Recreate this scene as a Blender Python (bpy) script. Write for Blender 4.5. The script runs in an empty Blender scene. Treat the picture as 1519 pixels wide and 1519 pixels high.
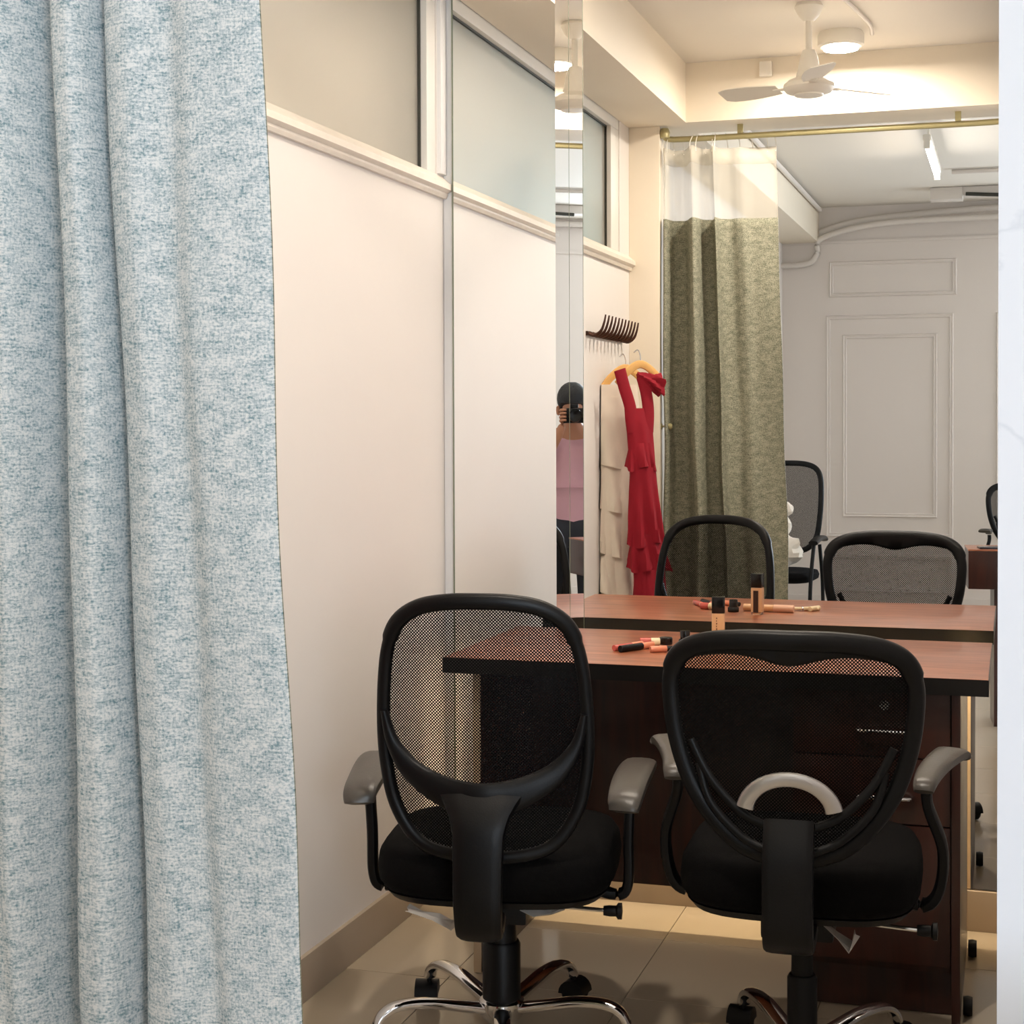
import bpy, bmesh, math, random
from mathutils import Vector, Matrix, noise

random.seed(7)
SC = bpy.context.scene
COL = SC.collection
PI = math.pi
R = math.radians

# ------------------------------------------------------------------ camera
FPX = 2400.0
CAMZ = 1.332
D = 4.37                      # camera to mirror plane (mirror plane is y = 0)
cam_d = bpy.data.cameras.new('camera')
cam = bpy.data.objects.new('camera', cam_d)
COL.objects.link(cam)
cam_d.sensor_fit = 'HORIZONTAL'
cam_d.sensor_width = 36.0
cam_d.lens = FPX / 1519 * 36.0
cam_d.shift_y = -(759.5 - 670) / 1519
cam_d.clip_start = 0.02
cam_d.clip_end = 60
cam.matrix_world = (Matrix.Translation((0, -D, CAMZ)) @ Matrix.Rotation(R(17.26), 4, 'Z')
                    @ Matrix.Rotation(PI / 2 - 0.0185, 4, 'X') @ Matrix.Rotation(-0.0034, 4, 'Z'))
SC.camera = cam

# ------------------------------------------------------------------ world, colour
w = bpy.data.worlds.new('world')
SC.world = w
w.use_nodes = True
w.node_tree.nodes['Background'].inputs[0].default_value = (0.75, 0.85, 1.0, 1)
w.node_tree.nodes['Background'].inputs[1].default_value = 0.3
SC.view_settings.view_transform = 'Standard'
SC.view_settings.look = 'None'
SC.view_settings.gamma = 1.0
SC.view_settings.use_curve_mapping = False
SC.view_settings.exposure = 0.0

WARM = (1.0, 0.90, 0.79)
COOL = (0.74, 0.87, 1.0)


def area(name, loc, rot, sx, sy, power, color, shape='RECTANGLE'):
    l = bpy.data.lights.new(name, 'AREA')
    l.shape = shape
    l.size = sx
    if shape == 'RECTANGLE':
        l.size_y = sy
    l.energy = power
    l.color = color
    o = bpy.data.objects.new(name, l)
    COL.objects.link(o)
    o.location = loc
    o.rotation_euler = rot
    return o


P_ROUND, P_VANITY, P_DAY, E_TUBE, P_CORR = 23.5, 10, 165, 33, 6.0
# daylight entering by the outer room's window (far wall, beyond the frame)
area('daylight_window', (2.2, -7.06, 1.65), (R(90), 0, 0), 1.4, 1.5, P_DAY, COOL)
area('pane_tint_cool', (-2.35, -3.35, 1.9), (R(90), 0, 0), 1.0, 1.5, P_CORR, (0.30, 0.78, 1.0))  # added unseen light that gives the frosted panes their cool tint
area('pane_tint_warm', (-2.3, 0.08, 1.9), (R(-90), 0, 0), 0.9, 1.2, 2.8, (1.0, 0.84, 0.66))  # added unseen light that brightens and warms the frosted panes


# ------------------------------------------------------------------ materials
def srgb(r, g, b):
    f = lambda c: (c / 255 / 12.92) if c / 255 <= 0.04045 else ((c / 255 + 0.055) / 1.055) ** 2.4
    return (f(r), f(g), f(b), 1)


def mat(name, color, rough=0.5, metal=0.0, spec=0.5, var=0.0, vscale=6.0, bump=0.0, bscale=60.0, coat=0.0, **kw):
    m = bpy.data.materials.new(name)
    m.use_nodes = True
    nt = m.node_tree
    b = nt.nodes['Principled BSDF']
    b.inputs['Base Color'].default_value = color
    b.inputs['Roughness'].default_value = rough
    b.inputs['Metallic'].default_value = metal
    b.inputs['Specular IOR Level'].default_value = spec
    b.inputs['Coat Weight'].default_value = coat
    for k, v in kw.items():
        b.inputs[k].default_value = v
    tc = nt.nodes.new('ShaderNodeTexCoord')
    if var:
        n = nt.nodes.new('ShaderNodeTexNoise')
        n.inputs['Scale'].default_value = vscale
        n.inputs['Detail'].default_value = 5
        nt.links.new(tc.outputs['Object'], n.inputs['Vector'])
        mx = nt.nodes.new('ShaderNodeMix')
        mx.data_type = 'RGBA'
        mx.inputs[6].default_value = tuple(c * (1 - var) for c in color[:3]) + (1,)
        mx.inputs[7].default_value = tuple(min(1, c * (1 + var)) for c in color[:3]) + (1,)
        nt.links.new(n.outputs['Fac'], mx.inputs[0])
        nt.links.new(mx.outputs[2], b.inputs['Base Color'])
    if bump:
        n2 = nt.nodes.new('ShaderNodeTexNoise')
        n2.inputs['Scale'].default_value = bscale
        n2.inputs['Detail'].default_value = 4
        nt.links.new(tc.outputs['Object'], n2.inputs['Vector'])
        bp = nt.nodes.new('ShaderNodeBump')
        bp.inputs['Strength'].default_value = bump
        bp.inputs['Distance'].default_value = 0.01
        nt.links.new(n2.outputs['Fac'], bp.inputs['Height'])
        nt.links.new(bp.outputs['Normal'], b.inputs['Normal'])
    return m


M = {}
M['wall'] = mat('white_wall_paint', srgb(230, 224, 218), 0.55, spec=0.3, var=0.02, vscale=3, bump=0.03, bscale=25)
M['cream'] = mat('cream_paint', srgb(236, 224, 204), 0.5, var=0.02, bump=0.03, bscale=30)
M['ceil'] = mat('ceiling_paint', srgb(232, 225, 214), 0.6, var=0.02, vscale=2)
M['white'] = mat('white_paint', srgb(228, 226, 224), 0.5, var=0.02)
M['outer'] = mat('outer_wall_paint', srgb(228, 219, 212), 0.55, var=0.02, vscale=2)
M['ledge'] = mat('ledge_stone', srgb(232, 222, 208), 0.3, var=0.08, vscale=25)
M['skirt'] = mat('skirting_tile', srgb(168, 152, 134), 0.3, var=0.06, vscale=8)
M['frame'] = mat('window_frame_paint', srgb(226, 222, 214), 0.4)
M['gasket'] = mat('dark_gasket', srgb(58, 58, 50), 0.6)
M['tile'] = mat('floor_tile', srgb(176, 162, 142), 0.16, var=0.05, vscale=5)
M['grout'] = mat('grout', srgb(120, 104, 84), 0.8)
M['black'] = mat('black_plastic', srgb(9, 9, 10), 0.42, spec=0.25, bump=0.04, bscale=300)
M['blackgloss'] = mat('gloss_black', srgb(16, 15, 15), 0.15)
M['fabricblack'] = mat('black_seat_fabric', srgb(7, 6, 6), 0.9, spec=0.12, bump=0.3, bscale=500)
M['pad'] = mat('arm_pad_grey', srgb(74, 69, 63), 0.36, var=0.1, vscale=30, bump=0.05, bscale=200)
M['chrome'] = mat('chrome', (0.75, 0.75, 0.76, 1), 0.09, 1.0)
M['silver'] = mat('silver_plastic', srgb(200, 198, 196), 0.28, 0.8)
M['fanwhite'] = mat('fan_white', srgb(236, 230, 218), 0.35)
M['brass'] = mat('brass_rod', srgb(176, 166, 122), 0.38, 0.3)
M['red'] = mat('red_chiffon', srgb(150, 2, 30), 0.85, var=0.12, vscale=18)
M['creamcloth'] = mat('cream_chiffon', srgb(244, 232, 214), 0.85, var=0.05, vscale=12)
M['whitecloth'] = mat('white_cloth', srgb(226, 216, 202), 0.9, bump=0.4, bscale=60)
M['hangerwood'] = mat('hanger_wood', srgb(226, 176, 104), 0.4, var=0.1, vscale=40)
M['hookbrown'] = mat('hook_bronze', srgb(74, 44, 30), 0.35, 0.5)
M['conduit'] = mat('white_conduit', srgb(222, 214, 206), 0.4)
M['skin'] = mat('skin', srgb(176, 122, 92), 0.5, var=0.05)
M['hair'] = mat('black_hair', srgb(18, 16, 17), 0.5, bump=0.5, bscale=80)
M['pink'] = mat('pink_shirt', srgb(196, 150, 158), 0.85, var=0.05, bump=0.2, bscale=30)
M['jeans'] = mat('dark_jeans', srgb(26, 28, 36), 0.8, var=0.1)
M['peach'] = mat('peach_makeup', srgb(232, 182, 132), 0.3, coat=0.5)
M['peachcap'] = mat('pink_beige_plastic', srgb(236, 190, 160), 0.35)
M['pinktube'] = mat('rose_lip_gloss', srgb(206, 96, 84), 0.25)
M['coral'] = mat('coral_plastic', srgb(238, 148, 112), 0.35)
M['ivory'] = mat('ivory_plastic', srgb(244, 226, 184), 0.35)
M['label'] = mat('dark_brown_label', srgb(60, 34, 20), 0.5, var=0.5, vscale=300)
M['print'] = mat('brown_print', srgb(120, 70, 44), 0.6)
M['phone'] = mat('phone_glass', srgb(26, 16, 22), 0.1)
M['wrap'] = mat('clear_plastic_wrap', srgb(220, 215, 208), 0.25, **{'Transmission Weight': 0.35})
M['wirewhite'] = mat('white_cable', srgb(232, 226, 214), 0.5)


def emit(name, color, s):
    m = bpy.data.materials.new(name)
    m.use_nodes = True
    b = m.node_tree.nodes['Principled BSDF']
    b.inputs['Base Color'].default_value = (0.9, 0.9, 0.9, 1)
    b.inputs['Emission Color'].default_value = (*color, 1)
    b.inputs['Emission Strength'].default_value = s
    return m


M['led'] = emit('led_diffuser', (1.0, 0.88, 0.72), 14)
M['tube'] = emit('tube_glass', (1.0, 0.95, 0.89), E_TUBE)
M['ledstrip'] = emit('led_strip_diffuser', (1.0, 0.78, 0.48), 8)
M['vanityled'] = emit('vanity_diffuser', (1.0, 0.85, 0.66), 6)


def mirror_mat():
    m = bpy.data.materials.new('mirror_silvering')
    m.use_nodes = True
    b = m.node_tree.nodes['Principled BSDF']
    b.inputs['Base Color'].default_value = (0.94, 0.94, 0.925, 1)
    b.inputs['Metallic'].default_value = 1.0
    b.inputs['Roughness'].default_value = 0.0
    return m


M['mirror'] = mirror_mat()
M['glassedge'] = mat('green_glass_edge', srgb(126, 132, 112), 0.25)


def frosted():
    m = bpy.data.materials.new('frosted_glass')
    m.use_nodes = True
    b = m.node_tree.nodes['Principled BSDF']
    b.inputs['Base Color'].default_value = (0.88, 0.83, 0.74, 1)
    b.inputs['Roughness'].default_value = 0.42
    b.inputs['IOR'].default_value = 1.3
    b.inputs['Transmission Weight'].default_value = 0.82
    return m


M['frost'] = frosted()


def wood(name, c1, c2, rough, sc=(1, 1, 1), coat=0.3):
    m = bpy.data.materials.new(name)
    m.use_nodes = True
    nt = m.node_tree
    b = nt.nodes['Principled BSDF']
    tc = nt.nodes.new('ShaderNodeTexCoord')
    mp = nt.nodes.new('ShaderNodeMapping')
    mp.inputs['Scale'].default_value = sc
    nt.links.new(tc.outputs['Object'], mp.inputs['Vector'])
    n = nt.nodes.new('ShaderNodeTexNoise')
    n.inputs['Scale'].default_value = 3.0
    n.inputs['Detail'].default_value = 8
    n.inputs['Distortion'].default_value = 1.2
    nt.links.new(mp.outputs[0], n.inputs['Vector'])
    cr = nt.nodes.new('ShaderNodeValToRGB')
    cr.color_ramp.elements[0].position = 0.3
    cr.color_ramp.elements[1].position = 0.72
    cr.color_ramp.elements[0].color = c1
    cr.color_ramp.elements[1].color = c2
    nt.links.new(n.outputs['Fac'], cr.inputs[0])
    nt.links.new(cr.outputs[0], b.inputs['Base Color'])
    b.inputs['Roughness'].default_value = rough
    b.inputs['Coat Weight'].default_value = coat
    b.inputs['Coat Roughness'].default_value = 0.12
    return m


M['wood'] = wood('walnut_laminate_lit', srgb(136, 76, 50), srgb(186, 118, 82), 0.34, (1.2, 9, 9))  # table tops: the walnut with its lit tone put into the colour
M['wood_shaded'] = wood('walnut_laminate_shaded', srgb(42, 18, 11), srgb(70, 31, 19), 0.35, (7, 7, 0.9))  # same walnut on the uprights, their shade put into the colour
M['woodedge'] = mat('pale_wood_edge', srgb(206, 182, 150), 0.4)
M['edgeblack'] = mat('black_edge_band', srgb(16, 14, 13), 0.3)


def marble():
    m = mat('white_marble', srgb(232, 232, 236), 0.18)
    nt = m.node_tree
    b = nt.nodes['Principled BSDF']
    tc = nt.nodes.new('ShaderNodeTexCoord')
    n = nt.nodes.new('ShaderNodeTexNoise')
    n.inputs['Scale'].default_value = 2.2
    n.inputs['Detail'].default_value = 7
    n.inputs['Distortion'].default_value = 0.9
    nt.links.new(tc.outputs['Object'], n.inputs['Vector'])
    cr = nt.nodes.new('ShaderNodeValToRGB')
    e = cr.color_ramp.elements
    e[0].position = 0.485
    e[1].position = 0.515
    e[0].color = e[1].color = srgb(234, 234, 238)
    k = e.new(0.5)
    k.color = srgb(222, 223, 228)
    nt.links.new(n.outputs['Fac'], cr.inputs[0])
    nt.links.new(cr.outputs[0], b.inputs['Base Color'])
    return m


M['marble'] = marble()


def curtain_fabric(name, c0, c1, c2):
    m = bpy.data.materials.new(name)
    m.use_nodes = True
    nt = m.node_tree
    b = nt.nodes['Principled BSDF']
    b.inputs['Roughness'].default_value = 0.9
    b.inputs['Specular IOR Level'].default_value = 0.2
    uv = nt.nodes.new('ShaderNodeUVMap')

    def nz(sx, sy, det):
        mp = nt.nodes.new('ShaderNodeMapping')
        mp.inputs['Scale'].default_value = (sx, sy, 1)
        nt.links.new(uv.outputs[0], mp.inputs['Vector'])
        n = nt.nodes.new('ShaderNodeTexNoise')
        n.inputs['Scale'].default_value = 1
        n.inputs['Detail'].default_value = det
        n.inputs['Roughness'].default_value = 0.65
        nt.links.new(mp.outputs[0], n.inputs['Vector'])
        return n.outputs['Fac']

    def math_(op, a, bb):
        n = nt.nodes.new('ShaderNodeMath')
        n.operation = op
        for i, v in enumerate((a, bb)):
            if isinstance(v, (int, float)):
                n.inputs[i].default_value = v
            else:
                nt.links.new(v, n.inputs[i])
        return n.outputs[0]

    fine = nz(230, 300, 2)
    strk = nz(45, 330, 2)
    strv = nz(330, 70, 2)
    blot = nz(30, 45, 3)
    s = math_('ADD', math_('MULTIPLY', fine, 0.42), math_('MULTIPLY', strk, 0.24))
    s = math_('ADD', s, math_('MULTIPLY', strv, 0.20))
    s = math_('ADD', s, math_('MULTIPLY', blot, 0.24))
    cr = nt.nodes.new('ShaderNodeValToRGB')
    e = cr.color_ramp.elements
    e[0].position = 0.44
    e[0].color = c0
    e[1].position = 0.62
    e[1].color = c2
    k = e.new(0.545)
    k.color = c1
    nt.links.new(s, cr.inputs[0])
    nt.links.new(cr.outputs[0], b.inputs['Base Color'])
    bp = nt.nodes.new('ShaderNodeBump')
    bp.inputs['Strength'].default_value = 0.25
    bp.inputs['Distance'].default_value = 0.002
    nt.links.new(s, bp.inputs['Height'])
    nt.links.new(bp.outputs[0], b.inputs['Normal'])
    return m


M['curtain'] = curtain_fabric('woven_curtain_fabric', srgb(124, 152, 160), srgb(205, 212, 214), srgb(238, 238, 236))
M['lining'] = curtain_fabric('woven_curtain_inner_face', srgb(92, 95, 81), srgb(136, 136, 117), srgb(170, 166, 146))


def sheer():
    m = bpy.data.materials.new('sheer_net')
    m.use_nodes = True
    nt = m.node_tree
    b = nt.nodes['Principled BSDF']
    b.inputs['Base Color'].default_value = srgb(240, 232, 214)
    b.inputs['Roughness'].default_value = 0.9
    tr = nt.nodes.new('ShaderNodeBsdfTransparent')
    mx = nt.nodes.new('ShaderNodeMixShader')
    mx.inputs[0].default_value = 0.3
    nt.links.new(tr.outputs[0], mx.inputs[1])
    nt.links.new(b.outputs[0], mx.inputs[2])
    nt.links.new(mx.outputs[0], nt.nodes['Material Output'].inputs[0])
    return m


M['sheer'] = sheer()


def netting():
    m = bpy.data.materials.new('chair_back_netting')
    m.use_nodes = True
    nt = m.node_tree
    b = nt.nodes['Principled BSDF']
    b.inputs['Base Color'].default_value = srgb(6, 6, 6)
    b.inputs['Roughness'].default_value = 0.7
    b.inputs['Specular IOR Level'].default_value = 0.12
    uv = nt.nodes.new('ShaderNodeUVMap')
    mp = nt.nodes.new('ShaderNodeMapping')
    mp.inputs['Rotation'].default_value = (0, 0, R(45))
    mp.inputs['Scale'].default_value = (1 / 0.0046,) * 3
    nt.links.new(uv.outputs[0], mp.inputs['Vector'])
    fr = nt.nodes.new('ShaderNodeVectorMath')
    fr.operation = 'FRACTION'
    nt.links.new(mp.outputs[0], fr.inputs[0])
    sb = nt.nodes.new('ShaderNodeVectorMath')
    sb.operation = 'SUBTRACT'
    sb.inputs[1].default_value = (0.5, 0.5, 0)
    nt.links.new(fr.outputs[0], sb.inputs[0])
    ln = nt.nodes.new('ShaderNodeVectorMath')
    ln.operation = 'LENGTH'
    nt.links.new(sb.outputs[0], ln.inputs[0])
    gt = nt.nodes.new('ShaderNodeMath')
    gt.operation = 'GREATER_THAN'
    gt.inputs[1].default_value = 0.325
    nt.links.new(ln.outputs['Value'], gt.inputs[0])
    tr = nt.nodes.new('ShaderNodeBsdfTransparent')
    mx = nt.nodes.new('ShaderNodeMixShader')
    nt.links.new(gt.outputs[0], mx.inputs[0])
    nt.links.new(tr.outputs[0], mx.inputs[1])
    nt.links.new(b.outputs[0], mx.inputs[2])
    nt.links.new(mx.outputs[0], nt.nodes['Material Output'].inputs[0])
    return m


M['net'] = netting()


# ------------------------------------------------------------------ geometry helpers
class MB:
    def __init__(self):
        self.v, self.f, self.uv = [], [], {}

    def box(self, x0, x1, y0, y1, z0, z1):
        n = len(self.v)
        for z in (z0, z1):
            self.v += [(x0, y0, z), (x1, y0, z), (x1, y1, z), (x0, y1, z)]
        self.f += [tuple(n + i for i in q) for q in
                   ((3, 2, 1, 0), (4, 5, 6, 7), (0, 1, 5, 4), (1, 2, 6, 5), (2, 3, 7, 6), (3, 0, 4, 7))]
        return self

    def rings(self, rings, close=False, cap=True):
        n0 = len(self.v)
        k = len(rings[0])
        for r in rings:
            self.v += [tuple(p) for p in r]
        m = len(rings)
        for i in range(m if close else m - 1):
            a = n0 + i * k
            b = n0 + ((i + 1) % m) * k
            for j in range(k):
                jj = (j + 1) % k
                self.f.append((a + j, a + jj, b + jj, b + j))
        if cap and not close:
            self.f.append(tuple(n0 + j for j in reversed(range(k))))
            self.f.append(tuple(n0 + (m - 1) * k + j for j in range(k)))
        return self

    def sweep(self, path, size, ref=(0, 0, 1), n=12, p=2.0, close=False):
        """size: number | (a,b) | list of those; a is across (perp. to ref), b along ref."""
        path = [Vector(q) for q in path]
        m = len(path)
        rs = []
        ref = Vector(ref)
        for i, q in enumerate(path):
            if close:
                t = path[(i + 1) % m] - path[i - 1]
            else:
                t = path[min(i + 1, m - 1)] - path[max(i - 1, 0)]
            t.normalize()
            s = t.cross(ref)
            if s.length < 1e-4:
                s = t.cross(Vector((1, 0, 0)))
            s.normalize()
            u = s.cross(t)
            sz = size[i] if isinstance(size, list) else size
            a, b = (sz, sz) if isinstance(sz, (int, float)) else sz
            ring = []
            for j in range(n):
                an = 2 * PI * j / n
                c, d = math.cos(an), math.sin(an)
                c = math.copysign(abs(c) ** (2 / p), c)
                d = math.copysign(abs(d) ** (2 / p), d)
                ring.append(q + s * (a * c) + u * (b * d))
            rs.append(ring)
        return self.rings(rs, close=close)

    def lathe(self, prof, c=(0, 0, 0), n=24, axis='Z'):
        rs = []
        for r, h in prof:
            ring = []
            for j in range(n):
                a = 2 * PI * j / n
                x, y = max(r, 1e-4) * math.cos(a), max(r, 1e-4) * math.sin(a)
                if axis == 'Z':
                    q = (c[0] + x, c[1] + y, c[2] + h)
                elif axis == 'Y':
                    q = (c[0] + y, c[1] + h, c[2] + x)
                else:
                    q = (c[0] + h, c[1] + x, c[2] + y)
                ring.append(q)
            rs.append(ring)
        return self.rings(rs)

    def build(self, name, m, parent=None, smooth=False, bevel=0.0, uvs=None, sub=0, loc=None, rot=None, solid=0.0, angle=40):
        me = bpy.data.meshes.new(name)
        me.from_pydata([tuple(q) for q in self.v], [], self.f)
        me.update()
        if uvs:
            ul = me.uv_layers.new(name='UVMap')
            for l in me.loops:
                ul.data[l.index].uv = uvs[l.vertex_index]
        o = bpy.data.objects.new(name, me)
        COL.objects.link(o)
        me.materials.append(M[m] if isinstance(m, str) else m)
        bm = bmesh.new()
        bm.from_mesh(me)
        if not uvs:
            bmesh.ops.recalc_face_normals(bm, faces=bm.faces)
        if bevel:
            es = [e for e in bm.edges if len(e.link_faces) == 2 and e.calc_face_angle(0) > R(30)]
            bmesh.ops.bevel(bm, geom=es, offset=bevel, segments=2, profile=0.7, affect='EDGES')
        if smooth:
            for f in bm.faces:
                f.smooth = True
            for e in bm.edges:
                if len(e.link_faces) == 2 and e.calc_face_angle(0) > R(angle):
                    e.smooth = False
        bm.to_mesh(me)
        bm.free()
        if sub:
            md = o.modifiers.new('sub', 'SUBSURF')
            md.levels = md.render_levels = sub
        if solid:
            md = o.modifiers.new('solid', 'SOLIDIFY')
            md.thickness = solid
            md.offset = 0
        if parent:
            o.parent = parent
        if loc:
            o.location = loc
        if rot:
            o.rotation_euler = rot
        return o


def thing(name, label, cat, loc=(0, 0, 0), rz=0, group=None):
    o = bpy.data.objects.new(name, None)
    COL.objects.link(o)
    o.empty_display_size = 0.1
    o.location = loc
    o.rotation_euler = (0, 0, rz)
    return tag(o, label, cat, group)


def tag(o, label, cat, group=None):
    o['label'] = label
    o['category'] = cat
    if group:
        o['group'] = group
    return o


def struct(o, label=None):
    o['kind'] = 'structure'
    if label:
        o['label'] = label
    return o


def bx(name, m, *b, parent=None, bevel=0.0):
    return MB().box(*b).build(name, m, parent, bevel=bevel, smooth=bool(bevel))


def catmull(pts, per=8, close=False):
    P = [Vector(p) for p in pts]
    out = []
    m = len(P)
    for i in range(m if close else m - 1):
        p0 = P[i - 1] if (close or i) else P[0]
        p1, p2 = P[i], P[(i + 1) % m]
        p3 = P[(i + 2) % m] if close else P[min(i + 2, m - 1)]
        for k in range(per):
            t = k / per
            out.append(0.5 * ((2 * p1) + (p2 - p0) * t + (2 * p0 - 5 * p1 + 4 * p2 - p3) * t * t
                              + (3 * p1 - p0 - 3 * p2 + p3) * t ** 3))
    if not close:
        out.append(P[-1])
    return out


# ------------------------------------------------------------------ the setting
LX = -1.565         # face of the left wall
CZ = 2.82           # ceiling
YF = -7.1           # far wall of the outer room
YP = -2.35          # line of column, curtain and partition
XR = -0.018         # edge of the partition
XA0, XA1, XB0, XB1 = -1.530, -1.222, -1.148, XR
YBK = 0.10          # wall behind the mirror

# floor of separate tiles on a grout bed
floor = struct(bx('floor', 'grout', -1.75, 3.1, YF - .1, 0.25, -0.06, -0.004), 'beige tiled floor')
T = 0.435
xs = [LX] + [-1.293 + T * i for i in range(0, 10)] + [3.0]
ys = [0.2, -0.31] + [-0.31 - T * i for i in range(1, 16)] + [YF]
cache = {}
for i in range(len(xs) - 1):
    for j in range(len(ys) - 1):
        wx, wy = xs[i + 1] - xs[i], ys[j] - ys[j + 1]
        key = (round(wx, 3), round(wy, 3))
        if min(wx, wy) < 0.02:
            continue
        cx, cy = (xs[i] + xs[i + 1]) / 2, (ys[j] + ys[j + 1]) / 2
        if key not in cache:
            hx, hy = wx / 2 - 0.001, wy / 2 - 0.001
            o = MB().box(-hx, hx, -hy, hy, -0.008, 0.0).build('tile', 'tile', floor, bevel=0.0012)
            cache[key] = o
        else:
            o = cache[key].copy()
            COL.objects.link(o)
            o.parent = floor
        o.location = (cx, cy, 0)

struct(bx('ceiling', 'ceil', -3.2, 3.1, YF - .1, 0.3, CZ, CZ + 0.1), 'cream painted ceiling')

# left wall with its band of windows
W0, W1 = -2.05, -0.11        # window opening along y
Z0, Z1 = 2.036, 2.535
wl = MB()
wl.box(LX - .12, LX, YF, YBK, 0, 1.975)
wl.box(LX - .12, LX, YF, W0 - .13, 1.975, CZ)
wl.box(LX - .12, LX, W0 - .13, YBK, Z1 + .05, CZ)
wl.box(LX - .12, LX, W1 + .07, YBK, 1.975, Z1 + .05)
wl.box(LX - .12, LX, W0 - .13, W1 + .07, 1.975, 2.0)
struct(wl.build('wall_left', 'wall'), 'white painted wall')
struct(bx('wall_back', 'wall', LX - .12, 0.3, YBK, 0.3, 0, CZ), 'white wall behind the mirror')

win = bpy.data.objects.new('window_1', None)
COL.objects.link(win)
struct(win, 'frosted glass window band above the ledge')
fx0, fx1 = LX - .055, LX - .004
for b in ((W0 - .13, W1 + .07, 2.0, Z0), (W0 - .13, W1 + .07, Z1, Z1 + .05)):
    bx('window_frame', 'frame', fx0, fx1, b[0], b[1], b[2], b[3], parent=win, bevel=0.004)
for a, b in ((W0 - .13, W0), (W1, W1 + .07)):
    bx('window_frame', 'frame', fx0, fx1, a, b, Z0, Z1, parent=win, bevel=0.004)
bx('window_frame', 'frame', fx0, fx1, -1.60, -1.54, Z0, Z1, parent=win, bevel=0.004)
bx('window_post', 'white', LX - .02, LX + .012, W1 + .072, 0.0115, 2.037, CZ - .25, parent=win, bevel=0.003)
for a, b in ((W0, -1.60), (-1.54, W1)):
    bx('pane', 'frost', LX - .036, LX - .030, a, b, Z0, Z1, parent=win)
    bx('gasket', 'gasket', LX - .030, LX - .022, a, b, Z1 - .006, Z1, parent=win)
    bx('gasket', 'gasket', LX - .030, LX - .022, b - .006, b, Z0, Z1, parent=win)
    bx('gasket', 'gasket', LX - .030, LX - .022, a, a + .006, Z0, Z1, parent=win)

lg = MB()
prof = [(LX - .01, 1.970), (LX + .010, 1.970), (LX + .015, 1.979), (LX + .015, 1.985), (LX + .028, 1.992),
        (LX + .028, 2.008), (LX + .018, 2.016), (LX - .004, 2.036), (LX - .01, 2.036)]
lg.rings([[(x, y, z) for x, z in prof] for y in (YP, 0.0115)])
struct(lg.build('trim_1', 'ledge'), 'stone ledge under the frosted window')
struct(bx('baseboard_left', 'skirt', LX, LX + .012, YP, 0.0115, 0, 0.105, bevel=0.002), 'beige tile skirting')
struct(bx('baseboard_back', 'skirt', XA0 - .003, XR, -0.012, YBK, 0, 0.105, bevel=0.002), 'beige tile skirting under the mirror')
struct(bx('baseboard_outer', 'skirt', LX, LX + .012, YF, YP - .26, 0, 0.105, bevel=0.002), 'beige tile skirting in outer room')

struct(bx('trim_12', 'white', LX + .001, XA0 - .0045, 0.012, YBK, 0, CZ - .25), 'narrow white filler board beside the mirror')

# corridor behind the frosted band
co = MB()
co.box(-3.1, -3.0, -3.6, 0.3, 0, CZ)
co.box(-3.0, LX - .12, 0.2, 0.3, 0, CZ)
co.box(-3.0, LX - .12, -3.6, -3.5, 0, CZ)
co.box(-3.1, LX - .12, -3.6, 0.3, -0.06, 0)
struct(co.build('wall_corridor', mat('corridor_paint', srgb(206, 186, 156), 0.6)), 'beige corridor walls beyond the frosted glass')

# beams and column, painted cream
struct(bx('trim_2', 'cream', LX, -1.31, YF, YBK, 2.575, CZ), 'boxed beam running along the top of the left wall')
struct(bx('trim_3', 'cream', -1.31, 3.0, -2.57, -2.30, 2.575, CZ), 'boxed beam crossing above the curtain rod')
struct(bx('trim_4', 'cream', LX, -1.433, YP - .22, YP, 0, 2.575, bevel=0.004), 'cream column beside the curtain')
# partition on the right
struct(bx('wall_right', 'marble', XR, 0.12, YP - .10, YBK, 0, 2.575), 'white marble clad partition')
struct(bx('wall_front', 'marble', 0.12, 3.0, YP - .10, YP, 0, 2.575), 'white marble clad wall facing the outer room')
# outer room
wf = MB()
wf.box(LX - .12, 1.5, YF - .1, YF, 0, CZ)
wf.box(2.9, 3.1, YF - .1, YF, 0, CZ)
wf.box(1.5, 2.9, YF - .1, YF, 0, 0.9)
wf.box(1.5, 2.9, YF - .1, YF, 2.4, CZ)
struct(wf.build('wall_far', 'outer'), 'white far wall with panel mouldings')
struct(bx('wall_outer_right', 'outer', 3.0, 3.1, YF, YP, 0, CZ), 'white side wall of the outer room')


def moulding(name, x0, x1, z0, z1, wd=0.03, dp=0.014):
    path = [(x0, z0), (x1, z0), (x1, z1), (x0, z1)]
    rs = []
    for (x, z), (sx, sz) in zip(path, ((1, 1), (-1, 1), (-1, -1), (1, -1))):
        ring = []
        for k, h in ((0, 0), (0.2, 1), (0.55, 0.6), (0.8, 0.8), (1, 0)):
            ring.append((x + sx * wd * k, YF + dp * h, z + sz * wd * k))
        rs.append(ring)
    return struct(MB().rings(rs, close=True).build(name, 'outer'), 'raised rectangular wall moulding')


# far wall mouldings (the reflected depth is D + |y|)
moulding('trim_5', -1.24, -0.38, 2.19, 2.44)
moulding('trim_6', -1.26, -0.40, 0.52, 2.065)
moulding('trim_7', -1.147, -0.507, 0.66, 1.93)
moulding('trim_8', -0.12, 0.74, 0.52, 2.065)
moulding('trim_10', -1.26, -0.40, 0.14, 0.40)
struct(bx('trim_11', 'outer', LX, 3.0, YF, YF + .012, 2.565, 2.585), 'slim ledge line across the far wall')
struct(bx('baseboard_far', 'outer', LX, 3.0, YF, YF + .014, 0, 0.11), 'white skirting of the far wall')

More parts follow.
